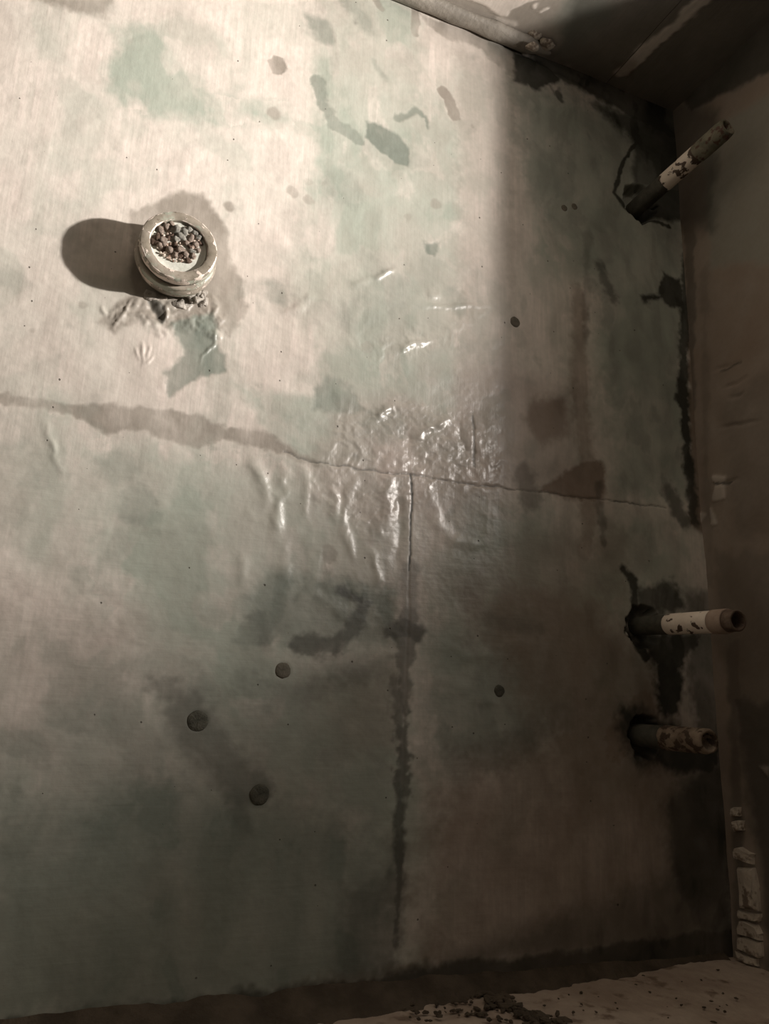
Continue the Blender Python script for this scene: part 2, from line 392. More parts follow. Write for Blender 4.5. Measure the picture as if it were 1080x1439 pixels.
    P(teal, [(-60, 860), (100, 850), (200, 930), (120, 1010), (-60, 1040)], .22, 40)  # carries the painted fade further up
    P(teal, [(600, 890), (760, 900), (800, 1000), (700, 1080), (600, 1060)], .55, 30)
    # --- rust-brown washes
    K(rust, [(812, 410), (815, 560), (830, 690), (822, 780)], 30, .5, 8)
    P(rust, [(728, 590), (750, 560), (790, 560), (800, 610), (760, 625)], .6, 10)
    P(rust, [(760, 690), (815, 650), (848, 650), (850, 705), (800, 702)], .8, 5)
    P(rust, [(640, 830), (800, 800), (900, 900), (1040, 1100), (1040, 1400), (600, 1400), (580, 1250), (600, 1100), (760, 1040)], .62, 50)  # broad brown tint over the lower right
    P(rust, [(700, 750), (880, 740), (880, 850), (720, 840)], .35, 24)
    P(rust, [(965, 420), (1000, 420), (1010, 760), (970, 740)], .8, 6)
    K(rust, [(870, 1040), (905, 1000)], 60, .8, 10)
    P(rust, [(300, 1420), (480, 1370), (760, 1330), (1040, 1300), (1040, 1380), (300, 1450)], .7, 14)
    P(rust, [(440, 960), (560, 930), (560, 1050), (480, 1060)], .2, 20)
    # --- black mould and damp
    P(dark, [(722, 72), (762, 84), (786, 112), (755, 128), (720, 114)], .93, 5)
    K(dark, [(608, 6), (660, 32), (700, 56), (733, 73)], 7, .85, 2)  # shadow gap under the cove, painted as a dark line
    P(dark, [(735, 62), (850, 106), (950, 146), (1000, 170), (980, 215), (850, 146), (760, 98)], .85, 7)
    P(dark, [(820, 140), (990, 190), (980, 300), (940, 300), (900, 210)], .8, 14)
    K(dark, [(783, 128), (788, 140)], 14, .8, 3)
    K(dark, [(772, 118), (780, 132)], 7, .6, 3)
    K(dark, [(968, 300), (962, 420), (960, 560), (968, 660), (975, 730)], 20, .85, 5)
    P(dark, [(930, 380), (955, 392), (962, 430), (940, 432), (930, 420), (905, 428), (898, 415), (925, 412)], .95, 4)
    K(dark, [(842, 375), (850, 395), (862, 420)], 22, .55, 6)
    K(dark, [(735, 670), (745, 700)], 36, .45, 8)
    K(dark, [(940, 690), (960, 730)], 30, .7, 8)
    K(dark, [(825, 330), (822, 480)], 14, .3, 5)
    K(dark, [(840, 680), (848, 760)], 12, .4, 4)
    # ring of broken plaster round the top pipe, dark patches round the others
    K(dark, [(893, 200), (872, 235), (863, 272), (880, 292), (908, 306), (940, 318)], 8, .9, 2)
    P(dark, [(885, 290), (940, 262), (990, 258), (1000, 300), (940, 312), (900, 305)], .9, 6)
    P(dark, [(890, 200), (930, 180), (960, 230), (930, 262), (890, 260)], .7, 8)
    K(dark, [(876, 798), (889, 815), (893, 850), (886, 875), (898, 905), (908, 925)], 14, .92, 3)
    P(dark, [(892, 822), (955, 822), (966, 858), (930, 862), (892, 868)], .8, 9, 1.6)
    P(dark, [(905, 890), (990, 890), (962, 930), (950, 1000), (930, 1015), (918, 950)], .92, 10, 1.6)  # shadow under the middle pipe, painted dark
    P(dark, [(960, 830), (1005, 830), (1030, 1100), (985, 1100), (965, 950)], .62, 14)  # soft dark patch beside the corner
    P(dark, [(870, 990), (910, 1000), (940, 1012), (1010, 1050), (1010, 1100), (930, 1085), (890, 1070), (868, 1040)], .85, 13, 1.4)
    P(dark, [(990, 1060), (1030, 1060), (1040, 1340), (1000, 1340), (940, 1240), (930, 1130)], .72, 22)  # soft dark patch low by the corner
    P(dark, [(200, 416), (214, 416), (232, 428), (232, 446), (226, 454), (216, 440)], .75, 1.5)  # hollow under the pipe end, its shade painted in
    # vertical joint
    K(dark, [(578, 668), (577, 740), (575, 800)], 3.0, .95, .7, .3)
    K(dark, [(576, 800), (572, 860)], 26, .42, 6)
    K(dark, [(545, 885), (572, 880), (585, 890)], 18, .75, 5)
    K(dark, [(572, 860), (568, 960), (565, 1010)], 22, .55, 4)
    K(dark, [(552, 958), (560, 1000)], 16, .45, 4)
    K(dark, [(569, 1000), (566, 1060), (564, 1110)], 17, .66, 3.5, 1.8)
    K(dark, [(563, 1100), (562, 1180), (559, 1260), (556, 1330)], 10, .72, 4, 1.8)
    P(dark, [(480, 1250), (556, 1235), (556, 1385), (465, 1400)], .42, 14)
    K(dark, [(555, 1240), (555, 1310)], 26, .4, 7)
    # cold joint
    K(dark, [(400, 636), (440, 648), (520, 662), (578, 668), (640, 677), (715, 687), (850, 702), (935, 714)], 1.8, .62, 1)
    K(dark, [(664, 585), (667, 655)], 3, .6, 1)
    # smears, bruises
    K(dark, [(480, 830), (505, 845)], 12, .75, 4)
    K(dark, [(510, 850), (500, 880), (470, 905), (420, 905)], 22, .62, 7, 1.6)
    K(dark, [(215, 968), (252, 978), (262, 1000)], 22, .40, 7)
    K(dark, [(262, 1000), (285, 1040), (330, 1090), (345, 1110)], 44, .42, 10)
    K(dark, [(340, 965), (420, 975), (540, 935)], 26, .24, 10)
    K(dark, [(360, 868), (370, 905)], 20, .3, 6)
    K(dark, [(330, 1140), (345, 1165)], 16, .25, 6)
    K(dark, [(690, 870), (760, 885)], 18, .25, 7)
    K(dark, [(640, 1080), (720, 1050), (800, 1000)], 40, .2, 14)
    for (a, b, r, s) in [(365, 1117, 34, .45), (278, 1013, 30, .35), (498, 640, 6, .4), (500, 32, 6, .5)]:
        K(dark, [(a, b)], r, s, 5)
    P(dark, [(-60, 1442), (290, 1402), (474, 1376), (640, 1352), (780, 1335), (1030, 1300), (1045, 1350), (700, 1394), (440, 1425), (200, 1450), (-60, 1475)], .82, 7)
    P(dark, [(640, 1350), (760, 1290), (860, 1260), (1040, 1180), (1045, 1350)], .5, 20)  # darker wedge towards the lower right
    # --- thin cloudy coats: worn, uneven brushing all over, with beam falloff painted in
    wx = U + 0.05 * fbm(U * 5, V * 5, 301, 3); wy = V + 0.05 * fbm(U * 5 + 3, V * 5, 302, 3)
    c1 = fbm(wx * 9, wy * 7, 303, 5); c2 = fbm(wx * 15 + 4, wy * 12, 304, 5); c3 = fbm(wx * 5, wy * 4, 305, 4); c4 = fbm(wx * 26, wy * 10, 306, 4)
    lit_corner = Z(); P(lit_corner, [(-80, -40), (440, -40), (440, 90), (420, 330), (200, 330), (-80, 360)], 1.0, 50)  # upper left kept pale to paint in the beam's bright spot
    green[:] = np.clip(green * (0.92 + 0.5 * c3) + 0.30 * ss(0.02, 0.30, c1) - 0.34 * ss(0.08, 0.34, c2) * (green > .3), 0, 1)
    grey[:] = np.clip(np.maximum(grey, (0.17 + 0.22 * c1 + 0.16 * c4) * (1 - 0.95 * lit_corner)), 0, 1)  # grey spares the bright spot, putting beam falloff into the coat
    grey[:] *= np.clip(0.86 + 0.5 * c4 + 0.3 * c2, .45, 1.08); teal[:] *= np.clip(0.97 + 0.3 * c4 + 0.25 * c2, .5, 1.1)
    lowl = Z(); P(lowl, [(-80, 830), (120, 860), (260, 960), (560, 990), (560, 1460), (-80, 1460)], .34, 60)  # grey over the lower left, painting in the beam's fade
    grey[:] = np.maximum(grey, lowl * (1 + .6 * c2))
    stripw = Z(); P(stripw, [(640, 70), (720, 90), (720, 620), (640, 600)], .45, 20)  # greys the strip by the shadow edge, dimming the beam there in colour
    grey[:] = np.maximum(grey, stripw)
    teal[:] = np.clip(teal + 0.20 * ss(0.16, 0.42, c2 - 0.5 * c3) * (1 - 0.7 * lit_corner), 0, 1)
    pink[:] = np.clip(pink + 0.22 * ss(0.05, 0.40, -c1), 0, 1)
    dark[:] = np.clip(dark + 0.10 * ss(0.1, 0.45, c4 - 0.4 * c2) * ss(0.95, 1.25, U) + 0.16 * ss(0.0, 0.5, c3) * ss(0.9, 1.3, U), 0, 1)  # dark mottling, stronger towards the right
    # --- brushing direction, gloss
    horiz[:] = ss(0.50, 0.40, V + 0.05 * rag) * 0.8
    P(gloss, [(330, 330), (640, 330), (720, 500), (720, 800), (560, 900), (400, 860), (330, 640)], 1.0, 40)
    P(gloss, [(180, 400), (330, 400), (330, 560), (180, 560)], .7, 20)
    # --- relief (metres, towards the room)
    h += 0.0035 * fbm(U * 3.1, V * 3.1, 11, 3) + 0.0016 * fbm(U * 11, V * 11, 12, 3) + 0.00055 * fbm(U * 45, V * 60, 13, 3)
    h -= 0.0010 * grey + 0.0010 * teal
    wr = Z()
    P(wr, [(430, 360), (690, 370), (720, 560), (740, 720), (600, 760), (560, 880), (380, 860), (350, 640), (420, 560), (400, 420)], 1.0, 40)
    wu = U + 0.035 * fbm(U * 7, V * 7, 21, 3); wv = V + 0.035 * fbm(U * 7 + 9, V * 7, 22, 3)
    folds = 1 - np.abs(fbm(wu * 13 + wv * 5, wv * 9 - wu * 5, 23, 3)) * 2.2
    h += wr * 0.0016 * np.clip(folds, 0, 1) ** 1.2 * np.clip(0.4 + 1.5 * fbm(U * 9, V * 9, 29, 2), 0, 1)
    cr = Z()
    P(cr, [(470, 590), (560, 560), (690, 600), (720, 690), (600, 700), (520, 760), (440, 700)], 1.0, 16)
    P(cr, [(520, 470), (620, 460), (690, 420), (690, 450), (600, 500), (530, 510)], .7, 14)
    P(cr, [(440, 790), (540, 780), (560, 900), (480, 870)], .5, 16)
    h += cr * 0.0015 * np.clip(1 - 2.2 * np.abs(fbm(wu * 34, wv * 38, 25, 4)), 0, 1)
    Rg = Fd.ridge
    for pts, w, a in [
        ([(493, 402), (525, 392), (556, 378)], 4.5, .006), ([(398, 442), (420, 432), (440, 416)], 6, .0042), ([(553, 494), (580, 484), (606, 478)], 5, .0062),
        ([(588, 432), (630, 430), (684, 429)], 3.5, .0036), ([(600, 415), (620, 412)], 5, .0025), ([(516, 598), (540, 580), (560, 566)], 5, .005),
        ([(582, 618), (600, 602), (632, 588)], 5, .0058), ([(640, 590), (650, 620), (664, 650)], 6, -.003), ([(570, 600), (578, 640), (600, 660)], 10, -.005),
        ([(352, 640), (366, 668), (372, 700), (366, 730)], 8, .004), ([(392, 640), (400, 670), (388, 720), (384, 770)], 8, .0042), ([(425, 645), (432, 690), (428, 730)], 6, .003),
        ([(462, 655), (470, 690), (474, 740)], 7, .0036), ([(500, 668), (488, 700), (482, 740), (500, 790)], 6, .0035), ([(520, 770), (528, 800), (536, 830)], 6, .003),
        ([(545, 670), (545, 720), (530, 760)], 9, .0042), ([(560, 680), (562, 740), (556, 800)], 8, -.0035), ([(600, 690), (610, 730), (640, 760), (690, 770)], 9, .003),
        ([(62, 580), (78, 640), (92, 670)], 4, .0022), ([(340, 770), (345, 830), (330, 850)], 10, .003), ([(400, 760), (400, 820)], 8, .003),
        ([(605, 900), (640, 920), (700, 920), (740, 895)], 9, .003), ([(590, 940), (640, 960), (720, 1000)], 10, .0022), ([(200, 745), (260, 740), (300, 735)], 6, .0025),
        ([(430, 830), (460, 850), (500, 872)], 8, .003), ([(700, 410), (690, 520), (690, 640)], 14, .0018), ([(20, 300), (70, 200), (150, 160)], 14, .0016),
        ([(150, 190), (200, 230), (270, 250)], 10, .0014), ([(290, 200), (250, 240), (240, 290)], 12, .0016)]:
        Rg(h, pts, w, a)
    # cracks and joints
    Rg(h, [(400, 636), (440, 648), (520, 662), (578, 668), (640, 677), (715, 687), (850, 702), (935, 714)], 1.5, -.0016, taper=False)
    Rg(h, [(578, 668), (577, 740), (575, 800), (570, 960), (565, 1110), (559, 1260), (556, 1340)], 1.5, -.0013, taper=False)
    Rg(h, [(664, 585), (667, 655)], 1.8, -.0025)
    Rg(h, [(608, 6), (660, 32), (700, 56), (733, 73), (850, 136)], 4, -.008, taper=False)
    # torn plaster skirt and flakes below the pipe end
    sk = Z()
    P(sk, [(150, 440), (190, 415), (230, 420), (300, 415), (320, 450), (308, 475), (270, 462), (230, 470), (190, 452), (160, 462)], 1.0, 6)
    h += sk * (0.0015 + 0.006 * np.abs(fbm(U * 42, V * 42, 31, 4)))
    for pts, w, a in [([(158, 462), (176, 440), (190, 416)], 2.2, .0045), ([(205, 418), (216, 438), (226, 452)], 5, -.010), ([(170, 444), (196, 444), (222, 450)], 2, .003), ([(232, 428), (234, 440), (228, 455)], 2.5, .005), ([(240, 440), (260, 436), (272, 424)], 2.2, .003),
                      ([(298, 412), (306, 430), (300, 448)], 2.2, .0045), ([(302, 466), (302, 484), (286, 500), (283, 514)], 1.6, .0032),
                      ([(191, 488), (199, 508)], 1.3, .002), ([(199, 480), (204, 514)], 1.4, .0025), ([(209, 484), (206, 512)], 1.3, .002), ([(215, 500), (205, 514)], 1.3, .002),
                      ([(228, 548), (232, 528)], 4, .002), ([(140, 430), (150, 445)], 3, .004)]:
        Rg(h, pts, w, a)
    # broken-out hollows round the corner pipes
    for key, rad, dep in (('top', 0.072, 0.045), ('mid', 0.060, 0.035), ('low', 0.058, 0.03)):
        a, b = wall2(*PIPES[key])
        d = np.hypot(U - a, V - b) + rag * 0.018
        h -= dep * (1 - ss(rad * 0.75, rad, d))
    # shallow pockets for the plugs
    for (a, b, r) in PLUGS_PX:
        c = wall2(a, b); d = np.hypot(U - c[0], V - c[1]); h -= 0.0010 * (1 - ss(r * MM * 0.9, r * MM * 1.15, d))
    P3 = np.stack([U, YW - h, V], 1)
    me = grid_mesh('wall_back', P3, nu, nv)
    attr(me, 'stain_shade', [green, grey, dark, rust]); attr(me, 'stain_shade_b', [teal, horiz, pink, gloss])
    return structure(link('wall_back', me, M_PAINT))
PLUGS_PX = [(398, 942, 9.5), (278, 1013, 11.5), (365, 1117, 11), (702, 971, 7.5), (724, 452, 8.5), (793, 292, 6), (807, 290, 6)]
wall_back = build_back_wall()
for i, (a, b, r) in enumerate(PLUGS_PX):
    c = wall2(a, b); rr = r * MM
    me = lathe('plug', [(0, 0.0012), (rr * .5, 0.001), (rr * .86, 0.0006), (rr, -0.0012), (rr, -0.008)], 24, rr * .10, 0.0003, i + 3)
    o = link('hole_plug', me, M_PLUGD if i in (1, 2, 3) else M_PLUG, wall_back, (c[0], YW + 0.0010, c[1])); o.rotation_euler = (math.pi / 2, 0, 0)

# ================================================================== STRUCTURE: ceiling
def build_ceiling():
    xs = axis([(-2.5, 0.5, 0.1), (0.5, 1.70, 0.005), (1.70, 3.6, 0.1)]); ys = axis([(-3.4, 0.6, 0.1), (0.6, 1.62, 0.005)])
    nu, nv = len(xs), len(ys); U = np.tile(xs, nv); V = np.repeat(ys, nu); rag = fbm(U * 22, V * 22, 43, 4)
    Fd = Field(U, V, ceil2, rag); Z = lambda: np.zeros(nu * nv)
    green, grey, dark, rust, teal, horiz, pink, gloss, h = (Z() for _ in range(9))
    grey[:] = 0.9
    white = Z()
    Fd.poly(white, [(640, -40), (655, 0), (678, 8), (690, 14), (712, 24), (718, 16), (735, 5), (760, -2), (790, -40)], 1.0, 2, .7)
    Fd.poly(white, [(745, 8), (756, 2), (752, 14)], 1.0, 1.5, .4)
    Fd.stroke(white, [(760, 17), (768, 11)], 5, 1.0, 1, .3)
    Fd.stroke(white, [(700, 28), (722, 34)], 10, .5, 3)
    grey *= 1 - white
    Fd.poly(pink, [(640, -40), (700, -40), (790, -40), (712, 24), (660, 0)], .22, 6)
    Fd.poly(dark, [(790, 40), (800, 10), (840, -60), (1200, -200), (1300, 100), (960, 170), (850, 130), (770, 80)], .6, 16)  # shade beyond the beam edge put into the ceiling's colour
    dark[:] = np.maximum(dark, 0.55 * ss(1.25, 1.0, V + 0.06 * rag))  # ceiling out of view darkened to cut bounce
    strip = Z(); Fd.stroke(strip, [(874, 100), (905, 72), (950, 34), (985, 0)], 22, 1, 4, .9)
    dark *= 1 - 0.96 * strip; grey *= 1 - 0.55 * strip
    Fd.poly(rust, [(860, 86), (890, 80), (890, 108), (862, 108)], .45, 5)
    Fd.poly(teal, [(770, 30), (830, -40), (860, 20), (800, 70)], .5, 14)
    h += 0.003 * fbm(U * 4, V * 4, 51, 3) + 0.001 * fbm(U * 20, V * 20, 52, 3) - 0.003 * white - 0.002 * strip
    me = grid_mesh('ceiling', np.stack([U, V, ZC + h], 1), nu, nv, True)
    attr(me, 'stain_shade', [green, grey, dark, rust]); attr(me, 'stain_shade_b', [teal, horiz, pink, gloss])
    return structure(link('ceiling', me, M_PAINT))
build_ceiling()
# rounded plaster cove in the angle of wall and ceiling, broken off near the corner
def build_cove():
    n, seg = 150, 14; V = []; Fc = []
    for i in range(n):
        x = -2.42 + (1.14 + 2.42) * (i / (n - 1)) ** 0.5
        k = max(.05, min(1, (1.15 - x) / 0.09)) ** 0.8 if x > 1.06 else 1
        for j in range(seg):
            a = math.pi * 2 * j / seg
            r = 0.024 * k * (1 + 0.16 * float(vn(np.array([x * 16.0]), np.array([j * .5]), 5)[0]))
            V.append((x, YW - 0.030 + r * 1.15 * math.cos(a), ZC - 0.011 + r * 0.8 * math.sin(a)))
    for i in range(n - 1):
        for j in range(seg):
            j2 = (j + 1) % seg; Fc.append((i * seg + j, (i + 1) * seg + j, (i + 1) * seg + j2, i * seg + j2))
    Fc.append(tuple(range(seg))); Fc.append(tuple((n - 1) * seg + j for j in reversed(range(seg))))
    me = bpy.data.meshes.new('cove'); me.from_pydata(V, [], Fc)
    for p in me.polygons: p.use_smooth = True
    o = structure(link('trim_1', me, M_COVE))
    for i, (a, b, r) in enumerate([(733, 40, .014), (750, 50, .020), (764, 48, .013), (768, 62, .018), (748, 66, .016), (722, 34, .010)]):
        p = on_y(a, b, 1.545)
        link('plaster_chunk', lump('plaster_chunk', r, 60 + i, 2, (1.4, 1.0, .55), .18), M_STONE, o, tuple(p))
build_cove()

# ================================================================== STRUCTURE: right wall, floor, the rest of the chamber
def build_right_wall():
    ys = axis([(JAMB, 1.1, 0.03), (1.1, 1.61, 0.0045)]); zs = axis([(-0.72, -0.62, 0.05), (-0.62, 1.95, 0.0045), (1.95, 2.05, .05)])
    nu, nv = len(ys), len(zs); U = np.tile(ys, nv); V = np.repeat(zs, nu); rag = fbm(U * 22, V * 22, 73, 4)
    Fd = Field(U, V, right2, rag); Z = lambda: np.zeros(nu * nv)
    green, grey, dark, rust, teal, horiz, pink, gloss, h = (Z() for _ in range(9))
    px = 0.0035
    rust[:] = 0.55 + 0.25 * fbm(U * 6, V * 3, 74, 3); grey[:] = 0.9
    P, K = Fd.poly, Fd.stroke
    P(teal, [(985, 190), (1100, 120), (1100, 372), (1000, 374)], .6, 10); rust *= 1 - 0.9 * teal
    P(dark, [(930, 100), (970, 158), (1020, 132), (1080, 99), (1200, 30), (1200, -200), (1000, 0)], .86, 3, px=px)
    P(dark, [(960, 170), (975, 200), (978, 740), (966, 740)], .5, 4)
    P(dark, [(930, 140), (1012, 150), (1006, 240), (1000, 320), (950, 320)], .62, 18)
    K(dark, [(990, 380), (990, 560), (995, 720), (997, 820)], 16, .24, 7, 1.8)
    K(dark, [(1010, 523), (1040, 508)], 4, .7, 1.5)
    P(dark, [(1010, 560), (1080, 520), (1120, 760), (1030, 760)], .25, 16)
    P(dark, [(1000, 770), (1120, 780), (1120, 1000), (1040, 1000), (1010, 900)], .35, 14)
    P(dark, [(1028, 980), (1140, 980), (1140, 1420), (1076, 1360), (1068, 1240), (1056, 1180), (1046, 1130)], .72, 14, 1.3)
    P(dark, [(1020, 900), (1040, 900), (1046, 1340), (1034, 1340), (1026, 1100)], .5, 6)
    pale = Z()
    P(pale, [(1002, 668), (1020, 668), (1020, 700), (1004, 704)], 1, 2)
    P(pale, [(980, 720), (990, 724), (985, 740), (978, 736)], 1, 2)
    P(pale, [(1000, 715), (1006, 735), (1000, 735)], 1, 2); P(pale, [(1066, 1078), (1080, 1076), (1080, 1092)], 1, 2)
    for m_ in (rust, grey, dark): m_ *= 1 - 0.45 * pale
    P(dark, [(1002, 678), (1028, 674), (1028, 678), (1002, 683)], .8, 1.2)
    h += 0.004 * fbm(U * 5, V * 3, 81, 3) + 0.0014 * fbm(U * 22, V * 22, 82, 3) + 0.003 * pale
    for pts in ([(1000, 520), (1040, 508)], [(1015, 545), (1050, 530)], [(1020, 560), (1045, 552)], [(1000, 682), (1040, 672)], [(1010, 600), (1070, 590)]):
        Fd.ridge(h, pts, 3, -.006)
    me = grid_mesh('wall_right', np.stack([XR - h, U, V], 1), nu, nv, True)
    attr(me, 'stain_shade', [green, grey, dark, rust]); attr(me, 'stain_shade_b', [teal, horiz, pink, gloss])
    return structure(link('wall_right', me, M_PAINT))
wall_right = build_right_wall()
link('partition_core', box_mesh('partition_core', (XR + 0.03, JAMB, -0.72), (XR + 0.26, YW + .02, 2.0)), M_CONC, wall_right)
link('jamb_face', box_mesh('jamb_face', (XR - 0.002, JAMB - 0.012, -0.72), (XR + 0.262, JAMB + 0.002, 2.0)), M_CONC, wall_right)

# pale stones of the jamb laid bare at the foot of the corner
STONES = [[(1030, 1136), (1041, 1134), (1042, 1147), (1031, 1148)], [(1033, 1154), (1046, 1153), (1047, 1167), (1035, 1169)],
          [(1035, 1195), (1043, 1190), (1061, 1200), (1060, 1215), (1036, 1206)], [(1038, 1218), (1061, 1219), (1067, 1245), (1070, 1282), (1042, 1276)],
          [(1040, 1278), (1071, 1284), (1070, 1292), (1066, 1296), (1041, 1290)], [(1041, 1292), (1066, 1299), (1073, 1312), (1073, 1322), (1040, 1312)],
          [(1038, 1314), (1073, 1324), (1074, 1344), (1068, 1346), (1040, 1332)], [(1036, 1334), (1066, 1347), (1068, 1358), (1040, 1348)]]
for i, pl in enumerate(STONES):
    q = [right2(*p) for p in pl]
    cy = sum(a for a, b in q) / len(q); cz = sum(b for a, b in q) / len(q)
    bm = bmesh.new(); rg = random.Random(i)
    q2 = []
    for (a, b), (c, d) in zip(q, q[1:] + q[:1]):
        q2 += [(a, b), (a * .6 + c * .4 + rg.uniform(-.003, .003), b * .6 + d * .4 + rg.uniform(-.003, .003))]
    back = [bm.verts.new((0.012, a - cy, b - cz)) for a, b in q2]
    mid = [bm.verts.new((-0.008 + rg.uniform(-.002, .002), (a - cy) * .98, (b - cz) * .98)) for a, b in q2]
    fr = [bm.verts.new((-0.015 + rg.uniform(-.004, .003), (a - cy) * .86, (b - cz) * .86)) for a, b in q2]
    n = len(q2)
    for A, B in ((back, mid), (mid, fr)):
        for k in range(n): bm.faces.new((A[k], A[(k + 1) % n], B[(k + 1) % n], B[k]))
    bm.faces.new(fr); bm.faces.new(list(reversed(back)))
    bmesh.ops.recalc_face_normals(bm, faces=bm.faces)
    me = bpy.data.meshes.new('stone'); bm.to_mesh(me); bm.free()
    link('stone', me, M_STONE, wall_right, (XR, cy, cz))

def build_floor():
    xs = axis([(-2.5, 0.2, 0.1), (0.2, 1.72, 0.006), (1.72, 3.6, 0.1)]); ys = axis([(-3.4, 1.0, 0.1), (1.0, 1.62, 0.006)])
    nu, nv = len(xs), len(ys); U = np.tile(xs, nv); V = np.repeat(ys, nu)
    h = 0.005 * fbm(U * 7, V * 7, 91, 3) + 0.002 * fbm(U * 40, V * 40, 92, 3)
    rag = fbm(U * 30, V * 30, 93, 3); Fd = Field(U, V, floor2, rag)
    Fd.ridge(h, [(1000, 1437), (1045, 1428), (1085, 1423)], 5, -.010); Fd.ridge(h, [(690, 1392), (720, 1412), (760, 1440)], 5, -.008)
    me = grid_mesh('floor', np.stack([U, V, ZF + h - 0.004], 1), nu, nv)
    z = np.zeros_like(U); bounce_dim = ss(1.24, 1.02, V + 0.04 * rag)  # floor away from the back wall darkened to cut bounce
    attr(me, 'bounce_dim', [bounce_dim, z, z, z])
    return structure(link('floor', me, M_FLOOR))
build_floor()
# fillet of damp dirt banked along the foot of the back wall, thinning to the corner
def build_fillet():
    n = 220; V = []; Fc = []
    for i in range(n):
        x = -2.42 + 4.04 * (i / (n - 1)) ** .45; t = max(0.0, min(1.0, (1.5 - x) / 1.0))
        nz = float(fbm(np.array([x * 14.0]), np.array([.5]), 33, 4)[0]); nz2 = float(fbm(np.array([x * 20.0]), np.array([7.5]), 34, 4)[0])
        hh = (0.014 + 0.028 * t) * (1 + .3 * nz); w = (0.035 + 0.055 * t) * (1 + .5 * nz2)
        for k in range(7):
            a = k / 6; V.append((x, YW - w * a + 0.004 * (1 - a), ZF + hh * (1 - a) ** 1.6 - 0.012 * a))
    for i in range(n - 1):
        for k in range(6): Fc.append((i * 7 + k, i * 7 + k + 1, i * 7 + k + 8, i * 7 + k + 7))
    me = bpy.data.meshes.new('fillet'); me.from_pydata(V, [], Fc)
    for p in me.polygons: p.use_smooth = True
    structure(link('baseboard_back', me, M_DIRT))
build_fillet()
structure(link('wall_left', box_mesh('wall_left', (-2.60, -3.5, -.75), (-2.42, 1.75, 2.1)), M_PALE))  # unseen wall, pale to act as a reflector
structure(link('wall_front', box_mesh('wall_front', (-2.6, -3.5, -.75), (3.75, -3.3, 2.1)), M_CONC))
structure(link('wall_far_right', box_mesh('wall_far_right', (3.55, -3.5, -.75), (3.75, 1.75, 2.1)), M_CONC))
structure(link('wall_back_right', box_mesh('wall_back_right', (XR + .2, YW, -.75), (3.75, YW + .15, 2.1)), M_CONC))

# dark crumbs scattered over the floor edge: nobody could count them
def build_debris():
    bm = bmesh.new(); rg = random.Random(4)
    def crumb(px, py, r):
        a, b = floor2(px, py)
        m = Matrix.Translation((a, min(b, YW - .03), ZF + r * .35)) @ Matrix.Rotation(rg.uniform(0, 6), 4, 'Z') @ Matrix.Diagonal((rg.uniform(.8, 2.0), rg.uniform(.7, 1.2), rg.uniform(.5, .8), 1))
        res = bmesh.ops.create_icosphere(bm, subdivisions=1, radius=r, matrix=m)
        for v in res['verts']: v.co += Vector((rg.uniform(-1, 1), rg.uniform(-1, 1), rg.uniform(-1, 1))) * r * .22
    for _ in range(120):
        t = rg.random(); crumb(680 + 95 * t + rg.gauss(0, 10), 1398 + 45 * t + rg.gauss(0, 5), rg.uniform(.003, .010))
    for _ in range(70):
        crumb(rg.uniform(560, 720), rg.gauss(1418, 13), rg.uniform(.002, .007))
    for _ in range(40):
        crumb(rg.uniform(720, 1040), rg.gauss(1405, 25), rg.uniform(.0015, .004))
    me = bpy.data.meshes.new('debris'); bm.to_mesh(me); bm.free()
    o = link('floor_debris', me, M_DIRT); o['kind'] = 'stuff'; o['label'] = 'dark crumbs of dirt and rust scattered along the floor edge'; o['category'] = 'debris'
build_debris()

